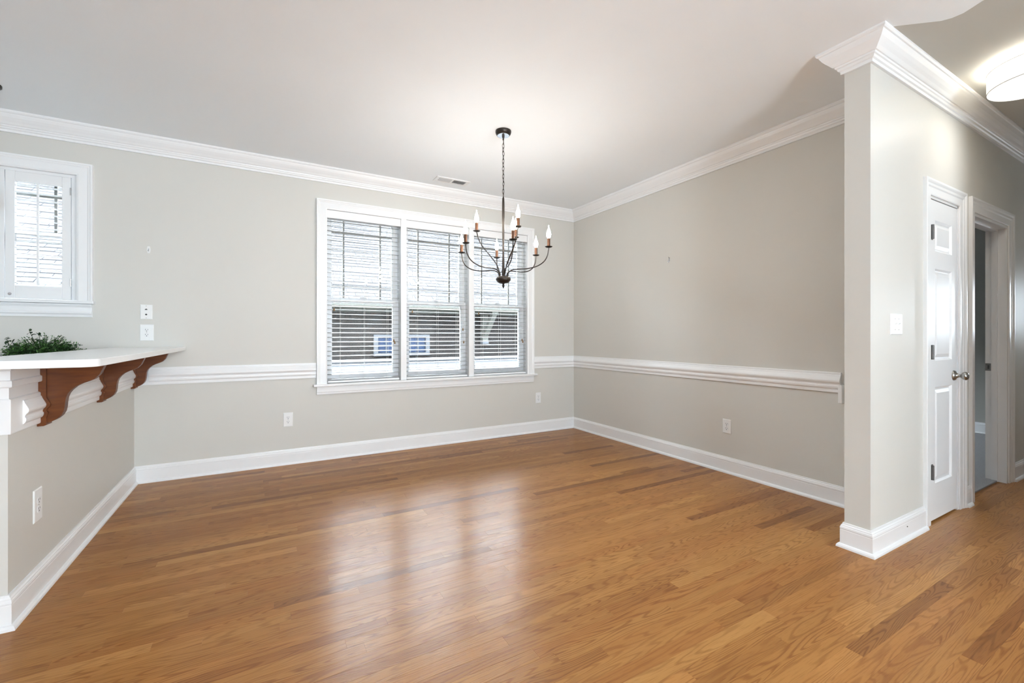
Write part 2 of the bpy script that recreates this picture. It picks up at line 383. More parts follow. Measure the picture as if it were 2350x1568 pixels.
struct(sweep([(5.230, YS0), (XE, YS0)], bp).build('baseboard_hall', MT), 'white baseboard right of the open doorway', 'baseboard')
struct(sweep([(XE, 3.99), (XE, YS1)], bp).build('baseboard_bedroom', MT), 'white baseboard on the dim bedroom wall', 'baseboard')

RZ = .775   # chair rail: flat backing board and a nosed rail on it
board = [(0, RZ + .140), (.014, RZ + .140), (.0155, RZ + .136), (.0155, RZ + .004), (.014, RZ), (0, RZ)]
rail = [(.0155, RZ + .124), (.021, RZ + .122), (.026, RZ + .112), (.040, RZ + .096), (.0475, RZ + .086), (.048, RZ + .079), (.044, RZ + .072), (.032, RZ + .064), (.027, RZ + .058), (.027, RZ + .052), (.033, RZ + .048), (.034, RZ + .040), (.030, RZ + .032), (.022, RZ + .026), (.0155, RZ + .024)]
board = [(u * .8, v) for u, v in board]; rail = [(.0124 + (u - .0155) * .56, v) for u, v in rail]
def railpart(path, seg, name, label, rpath=None, rseg=None):
    o = struct(sweep(path, board, seg).build(name, MT), label, 'moulding')
    sweep(rpath or path, rail, rseg or seg).build('rail_nosing', MT, o); return o
struct(sweep([(XB, YB), (.43, YB)], board).build('trim_4', MT), 'white chair rail left of the triple window', 'moulding')
sweep([(-.792, YB), (.43, YB)], rail).build('rail_nosing', MT, bpy.data.objects['trim_4'])
rp = [(2.83, YB), (XR, YB), (XR, 1.50)]
railpart(rp, (0, 1), 'trim_5', 'short white chair rail right of the triple window')
railpart(rp, (1, 2), 'trim_6', 'long white chair rail across the plain right wall')
MB().box(XR - .052, XR, 1.476, 1.50, .71, .835).build('end_block', MT, bpy.data.objects['trim_6'], bevel=.003)
# trim under the bar top: stepped apron, frieze and chair rail
APZ = 1.0484
apron = [(0, APZ), (.012, APZ), (.012, 1.030), (.010, 1.028), (.010, .992), (.017, .988), (.017, .966), (.014, .962), (.004, .960), (.004, .918), (.006, .9165), (.006, .9152), (0, .9152)]
bpth = [(-2.6, YE), (XB, YE), (XB, YB)]
t7 = struct(sweep(bpth, apron).build('trim_7', MT), 'white stepped apron moulding under the bar top', 'moulding')
t8 = struct(sweep(bpth, board).build('trim_8', MT), 'white chair rail along the bar half wall', 'moulding')
sweep([(XB, 2.60), (XB, YB - .02)], rail).build('rail_nosing', MT, t8)
# wall casing caps
# ------------------------------------------------------------------ triple window
w1 = empty('window_1', 'white triple window with sashes and prairie grilles behind blinds', 'window', (0, YB, 0), kind='structure')
def wbox(n, m, x0, x1, y0, y1, z0, z1, p=w1, bevel=0):      # y relative to the wall face, parent at the wall face
    o = box(n, m, x0, x1, y0, y1, z0, z1, p, bevel); return o
CX0, CX1 = .434, 2.836; CT = 2.456
casp = [(0, 0), (0, -.018), (.012, -.022), (.060, -.020), (.068, -.024), (.074, -.024), (.080, -.028), (.091, -.028), (.091, 0)]
def casing_v(x_in, sgn, z0, z1, p, name='casing'):      # z1 = head of the opening, mitred
    MB().prism(casp, 0, 1, lambda u, v, a: (x_in + sgn * u, v, z0 + a * (z1 + u - z0))).build(name, MT, p)
def casing_h(z_in, x0, x1, p, name='head_casing'):
    MB().prism(casp, 0, 1, lambda u, v, a: (x0 - u + a * (x1 - x0 + 2 * u), v, z_in + u)).build(name, MT, p)
casing_v(.525, -1, OZ0, OZ1, w1); casing_v(2.745, 1, OZ0, OZ1, w1); casing_h(OZ1, .525, 2.745, w1)
for i in range(2): wbox('mullion', MT, OPN[i][1], OPN[i + 1][0], -.018, WT, OZ0, OZ1, bevel=.003)
wbox('sill', MT, .405, 2.866, -.055, WT, OZ0 - .022, OZ0, bevel=.004)
MB().prism([(0, .693), (-.016, .693), (-.020, .686), (-.020, .640), (-.016, .632), (-.016, .622), (-.012, .614), (0, .614)], .436, 2.834, lambda u, v, a: (a, u, v)).build('apron', MT, w1)
wbox('jamb_liner', MT, .525, 2.745, .0, WT, OZ1, OZ1 + .012); wbox('jamb_liner', MT, .513, .525, 0, WT, OZ0, OZ1); wbox('jamb_liner', MT, 2.745, 2.757, 0, WT, OZ0, OZ1)
MR0, MR1 = 1.497, 1.540
for (a, b) in OPN:
    up = MB(); ys0, ys1 = .125, .160
    up.box(a, a + .056, ys0, ys1, MR0, OZ1).box(b - .056, b, ys0, ys1, MR0, OZ1).box(a + .056, b - .056, ys0, ys1, OZ1 - .058, OZ1).box(a + .056, b - .056, ys0, ys1, MR0, MR1)
    u = up.build('upper_sash', MTW, w1)
    g0, g1, h0, h1 = a + .056, b - .056, MR1, OZ1 - .058
    wbox('pane', MGLASS, g0, g1, .144, .148, h0, h1, u)
    for xm in (g0 + .115, g1 - .115): wbox('grille_bar', MMUNT, xm - .009, xm + .009, .149, .157, h0, h1, u)
    for zm in (h0 + .118, h1 - .118): wbox('grille_bar', MMUNT, g0, g1, .150, .156, zm - .009, zm + .009, u)
    lo = MB(); ys0, ys1 = .085, .122
    lo.box(a, a + .056, ys0, ys1, OZ0, MR1).box(b - .056, b, ys0, ys1, OZ0, MR1).box(a + .056, b - .056, ys0, ys1, OZ0, OZ0 + .085).box(a + .056, b - .056, ys0, ys1, MR0 - .002, MR1)
    l = lo.build('lower_sash', MTW, w1)
    wbox('pane', MGLASS, g0, g1, .102, .106, OZ0 + .085, MR0 - .002, l)
    wbox('sash_lock', MTW, (a + b) / 2 - .03, (a + b) / 2 + .03, .090, .120, MR1, MR1 + .012, l)

# blinds -------------------------------------------------------------
BL = ['left window blind of the triple window, wide white slats', 'middle window blind of the triple window, wide white slats', 'right window blind of the triple window, behind the chandelier']
def slat_mesh(w):
    mb = MB(); prof = [(-.025, -.0028), (-.0125, -.0006), (0, 0), (.0125, -.0006), (.025, -.0028)]
    poly = [(u, v + .00125) for u, v in prof] + [(u, v - .00125) for u, v in reversed(prof)]
    return mb.prism(poly, -w / 2, w / 2, lambda u, v, a: (a, u, v))
for k, (a, b) in enumerate(OPN):
    cx = (a + b) / 2; w = b - a - .016; yc = YB + .040
    r = empty('window_blind', BL[k], 'blind', (cx, yc, OZ0), group='blinds in the triple window')
    v0 = OZ1 - OZ0 - .078
    wv = w + .012
    MB().prism([(-.052, v0), (-.052, OZ1 - OZ0 - .004), (-.046, OZ1 - OZ0 - .002), (-.042, OZ1 - OZ0 - .006), (-.042, v0)], -wv / 2, wv / 2, lambda u, v, aa: (aa, u, v)).build('valance', MT, r)
    for s in (-1, 1): box('valance_clip', MPLATE, s * wv / 2 - .006 + (.003 if s < 0 else -.003), s * wv / 2 + (.009 if s < 0 else 0) - (0 if s < 0 else .003), -.056, -.030, v0 + .01, OZ1 - OZ0 - .012, r)
    MB().box(-w / 2, w / 2, -.038, .022, v0 + .012, OZ1 - OZ0 - .002).build('head_rail', MT, r)
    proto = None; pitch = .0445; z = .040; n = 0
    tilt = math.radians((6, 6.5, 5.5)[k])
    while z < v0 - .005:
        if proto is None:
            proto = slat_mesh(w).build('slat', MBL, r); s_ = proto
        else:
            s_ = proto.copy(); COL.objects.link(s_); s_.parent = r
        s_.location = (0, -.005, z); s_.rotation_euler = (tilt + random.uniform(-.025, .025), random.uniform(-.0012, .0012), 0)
        z += pitch; n += 1
    MB().box(-w / 2, w / 2, -.030, .020, .004, .024).build('bottom_rail', MT, r, bevel=.004)
    for fx in (-.33, .0, .33):
        for yy in (-.0315, .0215):
            MB().tube([(fx * w, yy, .02), (fx * w, yy, v0 + .02)], .0009, 5).build('ladder_cord', MCORD, r)
    for fx, z1, nm in ((-.42, .72, 'tilt_cord'), (.41, .42 + .12 * (k == 1), 'lift_cord'), (.425, .40, 'lift_cord')):
        c = MB().tube([(fx * w, -.046, z1), (fx * w, -.048, v0)], .0012, 5).build(nm, MCORD, r)
        MB().lathe([(.002, .030), (.006, .022), (.008, .006), (.006, 0)], (fx * w, -.046, z1 - .03), 10).build('tassel', MTAS, c, smooth=True)

# ------------------------------------------------------------------ kitchen window and shutters
w2 = empty('window_2', 'white cased kitchen window above the bar with shutters', 'window', (0, YB, 0), kind='structure')
casing_v(KX1, 1, KZ0, KZ1, w2); casing_v(KX0, -1, KZ0, KZ1, w2); casing_h(KZ1, KX0, KX1, w2)
wbox('sill', MT, KX0 - .12, KX1 + .102, -.052, WT, KZ0 - .024, KZ0, w2, .004)
MB().prism([(0, KZ0 - .024), (-.034, KZ0 - .026), (-.034, KZ0 - .034), (-.020, KZ0 - .052), (-.020, KZ0 - .078), (-.027, KZ0 - .086), (-.027, KZ0 - .096), (-.016, KZ0 - .106), (-.014, KZ0 - .122), (0, KZ0 - .122)], KX0 - .095, KX1 + .086, lambda u, v, a: (a, u, v)).build('apron', MT, w2)
wbox('jamb_liner', MT, KX0 - .012, KX0, 0, WT, KZ0, KZ1, w2); wbox('jamb_liner', MT, KX1, KX1 + .012, 0, WT, KZ0, KZ1, w2); wbox('jamb_liner', MT, KX0, KX1, 0, WT, KZ1, KZ1 + .012, w2)
km = (KZ0 + KZ1) / 2 + .02
for (z0, z1, ya, yb, n) in ((km - .02, KZ1, .125, .158, 'upper_sash'), (KZ0, km + .02, .088, .122, 'lower_sash')):
    s_ = MB().box(KX0, KX0 + .05, ya, yb, z0, z1).box(KX1 - .05, KX1, ya, yb, z0, z1).box(KX0 + .05, KX1 - .05, ya, yb, z1 - .04, z1).box(KX0 + .05, KX1 - .05, ya, yb, z0, z0 + .045).build(n, MMUNT if n == 'x' else MTW, w2)
    wbox('pane', MGLASS, KX0 + .05, KX1 - .05, ya + .016, ya + .020, z0 + .045, z1 - .04, s_)
    if n == 'upper_sash':
        for xm in (KX0 + .16, KX1 - .16): wbox('grille_bar', MMUNT, xm - .009, xm + .009, ya + .021, ya + .029, z0 + .045, z1 - .04, s_)
        for zm in (z1 - .15,): wbox('grille_bar', MMUNT, KX0 + .05, KX1 - .05, ya + .022, ya + .028, zm - .009, zm + .009, s_)
MB().box(KX0, KX0 + .035, .012, .045, KZ0, KZ1).box(KX1 - .035, KX1, .012, .045, KZ0, KZ1).box(KX0 + .035, KX1 - .035, .012, .045, KZ1 - .020, KZ1).build('shutter_frame', MT, w2)
SLB = ['plantation shutter panel with open louvres in the kitchen window, right leaf', 'plantation shutter panel at the left photo edge, mostly out of frame']
xm = (KX0 + KX1) / 2
for k, (xa, xb) in enumerate(((xm + .002, KX1 - .037), (KX0 + .037, xm - .002))):
    r = empty('plantation_shutter', SLB[k], 'shutter', ((xa + xb) / 2, YB + .016, KZ0 + .006), group='kitchen window shutters')
    hw = (xb - xa) / 2; H = KZ1 - .023 - KZ0 - .006; st = .048
    box('stile', MT, -hw, -hw + st, -.014, .014, 0, H, r, .002); box('stile', MT, hw - st, hw, -.014, .014, 0, H, r, .002)
    box('bottom_panel_rail', MT, -hw + st, hw - st, -.013, .013, 0, .092, r, .002); box('top_panel_rail', MT, -hw + st, hw - st, -.013, .013, H - .072, H, r, .002)
    lw = 2 * (hw - st) - .003; z0 = .092 + .022; z1 = H - .072 - .022; nl = 15; pr = None
    for i in range(nl):
        if pr is None:
            poly = [(.024 * math.cos(t), .0045 * math.sin(t)) for t in [2 * PI * q / 12 for q in range(12)]]
            pr = MB().prism(poly, -lw / 2, lw / 2, lambda u, v, a: (a, u, v)).build('louvre', MT, r, smooth=True); l = pr
        else:
            l = pr.copy(); COL.objects.link(l); l.parent = r
        l.location = (0, .002, z0 + (z1 - z0) * i / (nl - 1)); l.rotation_euler = (math.radians(3), 0, 0)
    box('tilt_rod', MT, -.006, .006, -.032, -.022, z0 - .015, z1 + .018, r, .002)
    kx = -hw + .028 if k == 0 else hw - .028
    MB().lathe([(.004, 0), (.004, -.008), (.009, -.012), (.010, -.018), (.006, -.023), (.001, -.024)], (kx, -.014, .030), 12, 'Y').build('knob', MCHROME, r, smooth=True)
    hx = hw if k == 0 else -hw
    for hz in (.10, H - .13):
        MB().lathe([(.004, 0), (.004, .055)], (hx, -.017, hz), 8).build('hinge', MCHROME, r)

# ------------------------------------------------------------------ hall doors
def door_casing(p, xa, xb, zt):
    casp2 = [(.004, 0), (.004, -.007), (.010, -.009), (.050, -.009), (.058, -.013), (.072, -.014), (.080, -.018), (.086, -.020), (.098, -.020), (.100, -.018), (.100, 0)]
    for sg, xx in ((-1, xa), (1, xb)): MB().prism(casp2, 0, 1, lambda u, v, a: (xx + sg * u, v, a * (zt + u))).build('casing', MT, p)
    MB().prism(casp2, 0, 1, lambda u, v, a: (xa - u + a * (xb - xa + 2 * u), v, zt + u)).build('head_casing', MT, p)
d1 = empty('door_1', 'narrow closed white three-panel closet door with nickel knob', 'door', (0, YS0, 0), kind='structure')
door_casing(d1, D1a, D1b, DH)
MB().box(D1a, D1a + .012, 0, .12, 0, DH).box(D1b - .012, D1b, 0, .12, 0, DH).box(D1a, D1b, 0, .12, DH - .012, DH).build('jamb', MT, d1)
xa, xb, zt = D1a + .015, D1b - .016, 2.018
dl = MB(); ya, yb = .003, .038; zb = .014
PX0, PX1 = xa + .078, xb - .088; PZ = [(.240, .845), (1.012, 1.590), (1.700, 1.895)]
dl.box(xa, PX0, ya, yb, zb, zt); dl.box(PX1, xb, ya, yb, zb, zt)
zz = zb
for (p0, p1) in PZ: dl.box(PX0, PX1, ya, yb, zz, p0); zz = p1
dl.box(PX0, PX1, ya, yb, zz, zt)
dleaf = dl.build('door_leaf', MT, d1)
for (p0, p1) in PZ:       # recessed raised-field panel
    mb = MB(); rings = [(0, .0035), (.010, .013), (.016, .014), (.020, .014), (.040, .006)]
    vs = []
    for ins, dy in rings: vs += [(PX0 + ins, dy, p0 + ins), (PX1 - ins, dy, p0 + ins), (PX1 - ins, dy, p1 - ins), (PX0 + ins, dy, p1 - ins)]
    fs = [(4 * i + j, 4 * i + (j + 1) % 4, 4 * i + 4 + (j + 1) % 4, 4 * i + 4 + j) for i in range(len(rings) - 1) for j in range(4)] + [(16, 17, 18, 19)]
    n = len(vs); vs += [(PX0, .03, p0), (PX1, .03, p0), (PX1, .03, p1), (PX0, .03, p1)]
    fs += [(n, n + 1, n + 2, n + 3)] + [(j, (j + 1) % 4, n + (j + 1) % 4, n + j) for j in range(4)]
    mb.add(vs, fs).build('door_panel', MT, dleaf)
for hz in (1.767, 1.022, .277):
    h_ = MB().lathe([(.0085, 0), (.0085, .089)], (xa - .003, -.009, hz), 10).build('hinge', MHINGE, d1, smooth=True)
    box('hinge_leaf', MHINGE, xa - .010, xa + .034, -.0015, .004, hz, hz + .089, h_)
MB().lathe([(.033, 0), (.033, -.004), (.030, -.010), (.018, -.016), (.012, -.024), (.011, -.034), (.013, -.038), (.022, -.044), (.027, -.054), (.0265, -.062), (.020, -.070), (.012, -.073), (.002, -.074)], (xb - .060, .003, .905), 24, 'Y').build('door_knob', MNICK, d1, smooth=True)

d2 = empty('door_2', 'open white-cased doorway to the dim carpeted bedroom', 'doorway', (0, YS0, 0), kind='structure')
door_casing(d2, D2a, D2b, DH)
jb = MB().box(D2a, D2a + .018, 0, .12, 0, DH).box(D2b - .018, D2b, 0, .12, 0, DH).box(D2a + .018, D2b - .018, 0, .12, DH - .018, DH).build('jamb', MT, d2)
MB().box(D2a + .018, D2a + .030, .050, .085, 0, DH - .018).box(D2b - .030, D2b - .018, .050, .085, 0, DH - .018).box(D2a + .030, D2b - .030, .050, .085, DH - .030, DH - .018).build('door_stop', MT, d2)
sp_ = box('strike_plate', MNICK, D2b - .0195, D2b - .0175, .087, .122, .885, .945, d2)
box('strike_hole', MSLOT, D2b - .0200, D2b - .0190, .097, .108, .900, .930, sp_)
# bedroom door swung open inside
bd = MB().box(D2a + .02, D2a + .055, .125, .80, .014, 2.01).build('door_leaf', MT, d2)

# ------------------------------------------------------------------ bar: countertop, corbels, kitchen counter, plant
TZ0, TZ1 = 1.0488, 1.0788
cxA, cxB, cyA, cyB = -2.6, -.553, 2.235, YB - .001
pts = [(cxA, cyA)]
for i in range(9):
    t = -PI / 2 + PI / 2 * i / 8; pts.append((cxB - .05 + .05 * math.cos(t), cyA + .05 + .05 * math.sin(t)))
pts += [(cxB, cyB - .012), (cxB - .012, cyB), (-1.003, cyB), (-1.003, YE + .02), (-2.6, YE + .02)]
ct = MB().prism(pts, TZ0, TZ1, lambda u, v, a: (u, v, a)).build('bar_countertop', MQ, bevel=.003)
tag(ct, 'white polished quartz raised bar top with rounded corner', 'countertop')
struct(MB().box(-2.6, XB2, YE, YE + .12, 0, 1.0484).build('wall_bar_return', MW), 'greige return of the bar half wall at the left edge', 'wall')

def bar_u(z):      # how far the trim stands off the half wall at height z
    m = .0
    for poly in (apron, board, rail):
        for i in range(len(poly)):
            (u0, v0), (u1, v1) = poly[i], poly[(i + 1) % len(poly)]
            if v0 != v1 and min(v0, v1) - 1e-6 <= z <= max(v0, v1) + 1e-6: m = max(m, u0 + (u1 - u0) * (z - v0) / (v1 - v0))
    return m + .0006
front = [(.228, TZ0 - .0004), (.228, 1.034), (.221, 1.015), (.208, .985), (.190, .964), (.168, .953), (.145, .944), (.125, .932), (.108, .915), (.098, .900), (.092, .882), (.089, .860), (.0875, .838), (.084, .818), (.076, .801), (.062, .787), (.045, .777), (.025, .770), (.012, .764)]
def backline(extra=0):
    zs = sorted(set([round(.760 + i * .0035, 4) for i in range(int((TZ0 - .762) / .0035) + 1)])); return [(bar_u(z) + extra, z) for z in zs if z > .7601] 
CL = ['nearest cherry wood corbel under the bar top, at the free end of the half wall', 'middle cherry wood corbel of the three under the bar top', 'farthest cherry wood corbel, beside the window wall corner']
for k, yc in enumerate((2.80, 3.615, 4.405)):
    r = empty('bar_corbel', CL[k], 'corbel', (XB, yc, .76), group='corbels under the bar top')
    bl = backline(.004)
    bl = [(min(u, .058), z) for u, z in bl]
    poly = [(.006, .7605)] + bl + front
    MB().prism([(u, z - .76) for u, z in poly], -.020, .020, lambda u, v, a: (u, a, v)).build('scroll_body', MCHERRY, r, bevel=0)
    bl2 = backline(); fr2 = [(max(u + .012, .030), z) for u, z in reversed(bl2)]
    poly2 = [(.0006, .7602)] + bl2 + fr2 + [(.022, .7602)]
    MB().prism([(u, z - .76) for u, z in poly2], -.032, .032, lambda u, v, a: (u, a, v)).build('back_plate', MCHERRY, r)

kc = empty('kitchen_counter', 'white kitchen counter and backsplash behind the raised bar', 'counter', (-1.6, 4.0, 0))
def kbox(n, m, x0, x1, y0, y1, z0, z1, bevel=0): return box(n, m, x0 + 1.6, x1 + 1.6, y0 - 4.0, y1 - 4.0, z0, z1, kc, bevel)
kbox('base_cabinet', MT, -1.58, -1.004, 2.64, YB - .002, .10, .880); kbox('base_cabinet', MT, -3.6, -1.58, 3.88, YB - .002, .10, .880)
kbox('worktop', MQ, -1.62, -1.004, 2.64, YB - .001, .880, .912, .003); kbox('worktop', MQ, -3.6, -1.62, 3.84, YB - .001, .880, .912, .003)
kbox('backsplash', MQ, -3.6, -1.062, YB - .021, YB - .001, .912, 1.046, .003)
kbox('toe_kick', MT, -1.52, -1.004, 2.64, YB - .002, 0, .10); kbox('toe_kick', MT, -3.6, -1.52, 3.94, YB - .002, 0, .10)

# faux greenery in a low pot
rp_ = random.Random(5)
pl = empty('potted_greenery', 'bushy green foliage plant behind the bar top', 'plant', (-1.262, 4.04, .9122))
MB().lathe([(.085, 0), (.10, .02), (.115, .095), (.108, .095), (.10, .088)], (0, 0, 0), 28).build('pot', MPOT, pl, smooth=True)
stems = MB(); leaves = [MB(), MB(), MB()]
def leaf(mb, p, d, L, wd):
    d = d.normalized(); sd = d.cross(Vector((rp_.uniform(-.5, .5), rp_.uniform(-.5, .5), 1))).normalized(); nr = sd.cross(d)
    q = [p, p + d * L * .35 + sd * wd * .5 + nr * wd * .12, p + d * L * .75 + sd * wd * .42 + nr * wd * .1, p + d * L - nr * wd * .2, p + d * L * .75 - sd * wd * .42 + nr * wd * .1, p + d * L * .35 - sd * wd * .5 + nr * wd * .12, p + d * L * .55]
    mb.add(q, [(0, 1, 6), (1, 2, 6), (2, 3, 6), (3, 4, 6), (4, 5, 6), (5, 0, 6)])
RT = Vector((math.cos(YAW), -math.sin(YAW), 0)); FW = Vector((math.sin(YAW), math.cos(YAW), 0))
for i in range(360):
    az = rp_.uniform(0, 2 * PI); rr = math.sqrt(rp_.random())
    top = .190 + .05 * (1 - rr) + rp_.uniform(-.03, .035)
    rad = .195 * rr + .02
    tip = Vector((rad * math.cos(az), rad * math.sin(az), top - .07 * rr * rr))
    base = Vector((.06 * rr * math.cos(az), .06 * rr * math.sin(az), .085))
    mid = (base + tip) / 2 + Vector((0, 0, .03)); stems.tube([base, mid, tip], .0011, 4)
    kind = 1 if i < 50 else (2 if i % 3 == 0 else 0)
    for j in range(11 if kind != 1 else 7):
        t = .35 + .65 * j / 10; p = base.lerp(mid, t * 2) if t < .5 else mid.lerp(tip, t * 2 - 1)
        d = Vector((rp_.uniform(-1, 1), rp_.uniform(-1, 1), rp_.uniform(-.3, .9)))
        if kind == 1: leaf(leaves[1], p, d, rp_.uniform(.020, .032), .013)
        else: leaf(leaves[kind], p, d, rp_.uniform(.010, .018), .007)
# longer sprigs reaching out to both sides
for (sx, sf, hz) in ((-.255, .0, .235), (-.215, -.03, .20), (-.20, .04, .17), (.22, .02, .20), (.26, .0, .195), (-.09, .0, .285), (-.06, .03, .27), (.02, .0, .262), (.10, .02, .262), (.14, .0, .250)):
    tip = RT * sx + FW * sf + Vector((0, 0, hz)); base = Vector((tip.x * .25, tip.y * .25, .09)); mid = (base + tip) / 2 + Vector((0, 0, .03))
    stems.tube([base, mid, tip], .0013, 4)
    dark = sx < -.05
    for j in range(12):
        t = .4 + .6 * j / 11; p = base.lerp(mid, t * 2) if t < .5 else mid.lerp(tip, t * 2 - 1)
        d = RT * rp_.uniform(-1, 1) + FW * rp_.uniform(-.6, .6) + Vector((0, 0, rp_.uniform(-.6, .9)))
        if dark: leaf(leaves[1], p, d, rp_.uniform(.022, .034), .014)
        else: leaf(leaves[0], p, d, rp_.uniform(.012, .020), .006)
stems.build('stems', MLEAF2, pl)
for mb, m, n in zip(leaves, (MLEAF, MLEAF2, MLEAF3), ('small_foliage', 'broad_foliage', 'fresh_foliage')):
    o = mb.build(n, m, pl); o['kind'] = 'stuff'

# ------------------------------------------------------------------ wall plates and hooks
def plate(name, label, cat, loc, rz, kind, w=.076, h=.122, group=None, screws=True):
    """front faces local -Y; loc on the wall surface"""
    r = empty(name, label, cat, loc, rz, group)
    pb = MB(); e = .004; t = .0055
    vs = [(-w / 2, 0, -h / 2), (w / 2, 0, -h / 2), (w / 2, 0, h / 2), (-w / 2, 0, h / 2), (-w / 2, -t * .45, -h / 2), (w / 2, -t * .45, -h / 2), (w / 2, -t * .45, h / 2), (-w / 2, -t * .45, h / 2),
          (-w / 2 + e, -t, -h / 2 + e), (w / 2 - e, -t, -h / 2 + e), (w / 2 - e, -t, h / 2 - e), (-w / 2 + e, -t, h / 2 - e)]
    fs = [(0, 1, 2, 3), (8, 9, 10, 11)] + [(a + j, a + (j + 1) % 4, a + 4 + (j + 1) % 4, a + 4 + j) for a in (0, 4) for j in range(4)]
    pb.add(vs, fs).build('cover_plate', MPLATE, r)
    if kind == 'outlet':
        for s in (-1, 1):
            q = MB().prism([(.0165 * math.cos(t_) if abs(math.cos(t_)) < .95 else .0165 * math.cos(t_), max(-.0145, min(.0145, .0185 * math.sin(t_)))) for t_ in [2 * PI * i / 20 for i in range(20)]], -.0058, -.0075, lambda u, v, a: (u, a, v + s * .0195)).build('receptacle', MTW, r)
            MB().box(-.0085, -.0060, -.0079, -.0074, s * .0195 + .000, s * .0195 + .009).box(.0060, .0085, -.0079, -.0074, s * .0195 + .001, s * .0195 + .008).build('slots', MSLOT, q)
            MB().lathe([(.0032, -.0074), (.0032, -.0079)], (0, 0, s * .0195 - .0075), 8, 'Y').build('ground_hole', MSLOT, q)
        MB().lathe([(.0028, -.005), (.0028, -.0068)], (0, 0, 0), 8, 'Y').build('screw', MNICK, r)
    if kind == 'cable':
        MB().lathe([(.0065, -.005), (.0065, -.009), (.0048, -.009), (.0048, -.016), (.001, -.016)], (0, 0, -.020), 10, 'Y').build('cable_jack', MSLOT, r)
        MB().prism([(-.008, -.005), (.008, -.005), (.004, .006), (-.006, .003)], -.0056, -.011, lambda u, v, a: (u, a, v + .021)).build('phone_jack', MHINGE, r)
        for s in (-1, 1): MB().lathe([(.0026, -.005), (.0026, -.0066)], (0, 0, s * .047), 8, 'Y').build('screw', MNICK, r)
    if kind == 'switch':
        for s in (-1, 1):
            q = MB().box(s * .023 - .005, s * .023 + .005, -.0063, -.005, -.012, .012).build('switch_slot', MTW, r)
            MB().prism([(-.005, -.004), (-.015, .004), (-.013, .009), (-.005, .003)], s * .023 - .0038, s * .023 + .0038, lambda u, v, a: (a, u, v)).build('toggle', MPLATE, q)
            for zz_ in (-.030, .030): MB().lathe([(.0026, -.005), (.0026, -.0066)], (s * .023, 0, zz_), 8, 'Y').build('screw', MNICK, r)
        
    return r
plate('wall_outlet', 'white duplex outlet low on the window wall, left of the triple window', 'outlet', (.197, YB, .405), 0, 'outlet', .078, .128, 'low wall outlets')
plate('wall_outlet', 'white duplex outlet low on the window wall near the room corner', 'outlet', (2.907, YB, .415), 0, 'outlet', .072, .126, 'low wall outlets')
plate('wall_outlet', 'white duplex outlet low on the plain right wall', 'outlet', (XR, 2.354, .395), PI / 2 * -1, 'outlet', .078, .120, 'low wall outlets')
plate('wall_outlet', 'white duplex outlet low on the bar half wall', 'outlet', (XB, 2.770, .408), PI / 2, 'outlet', .082, .145, 'low wall outlets')
plate('wall_outlet', 'white square outlet plate above the bar top, below the cable plate', 'outlet', (-.807, YB, 1.194), 0, 'outlet', .086, .130)
plate('cable_plate', 'white cable jack plate above the bar outlet', 'wall plate', (-.810, YB, 1.358), 0, 'cable', .076, .116)
plate('light_switch', 'white double toggle switch plate beside the narrow door', 'light switch', (3.106, YS0, 1.233), 0, 'switch', .150, .118)
plate('wall_outlet', 'white outlet plate lying sideways on the kitchen backsplash at left edge', 'outlet', (-1.585, YB - .021, .998), 0, 'outlet', .075, .080) if False else None

hk = empty('adhesive_hook', 'small white adhesive hook high above the cable plate', 'hook', (-.795, YB, 1.856))
MB().prism([(.012 * math.cos(t), .030 * math.sin(t) if abs(math.sin(t)) < .8 else .032 * math.copysign(.85, math.sin(t)) * 1.0) for t in [2 * PI * i / 20 for i in range(20)]], 0, -.004, lambda u, v, a: (u, a, v)).build('backing', MPLATE, hk)
MB().tube([(0, -.004, .008), (0, -.010, .0), (0, -.014, -.012), (0, -.022, -.014), (0, -.024, -.006)], .0028, 6).build('hook_prong', MCHROME, hk, smooth=True)
h2 = empty('picture_hook', 'tiny bare picture hook alone on the plain right wall', 'hook', (XR, 2.968, 1.91))
MB().box(-.0025, 0, -.006, .006, -.012, .022).build('strap', MCHROME, h2)
MB().tube([(-.002, 0, -.008), (-.006, 0, -.024), (-.016, 0, -.026), (-.020, 0, -.012)], .0028, 6).build('prong', MCHROME, h2, smooth=True)
MB().tube([(-.012, 0, .028), (0, 0, .012)], .0018, 6).build('nail', MHINGE, h2)
h3 = empty('picture_hook', 'small pale hook on the dim bedroom wall through the doorway', 'hook', (XE, 1.87, 1.72))
MB().box(-.004, 0, -.016, .016, -.04, .03).build('strap', MCHROME, h3); MB().tube([(-.004, 0, -.02), (-.02, 0, -.04), (-.03, 0, -.02)], .005, 6).build('prong', MCHROME, h3)

# ------------------------------------------------------------------ ceiling vent
vt = empty('ceiling_vent', 'white two-section ceiling air register near the window wall', 'vent', (1.667, 4.180, CH))
VX, VY = .176, .070
MB().box(-VX, VX, -VY, -.045, -.006, 0).box(-VX, VX, .045, VY, -.006, 0).box(-VX, -.142, -.045, .045, -.006, 0).box(.142, VX, -.045, .045, -.006, 0).box(-.010, .010, -.045, .045, -.006, 0).build('frame', MT, vt)
box('duct_back', MVENTD, -.142, .142, -.045, .045, -.0008, -.0002, vt)
for half, a0 in ((-1, -.138), (1, .014)):
    pv = None
    for i in range(12):
        ang = math.radians(38) * half
        if pv is None: pv = MB().box(-.0006, .0006, -.0448, .0448, -.0045, .0045).build('vane', MT, vt); q = pv
        else: q = pv.copy(); COL.objects.link(q); q.parent = vt
        q.location = (a0 + .0055 + i * .0105, 0, -.0052); q.rotation_euler = (0, ang, 0)

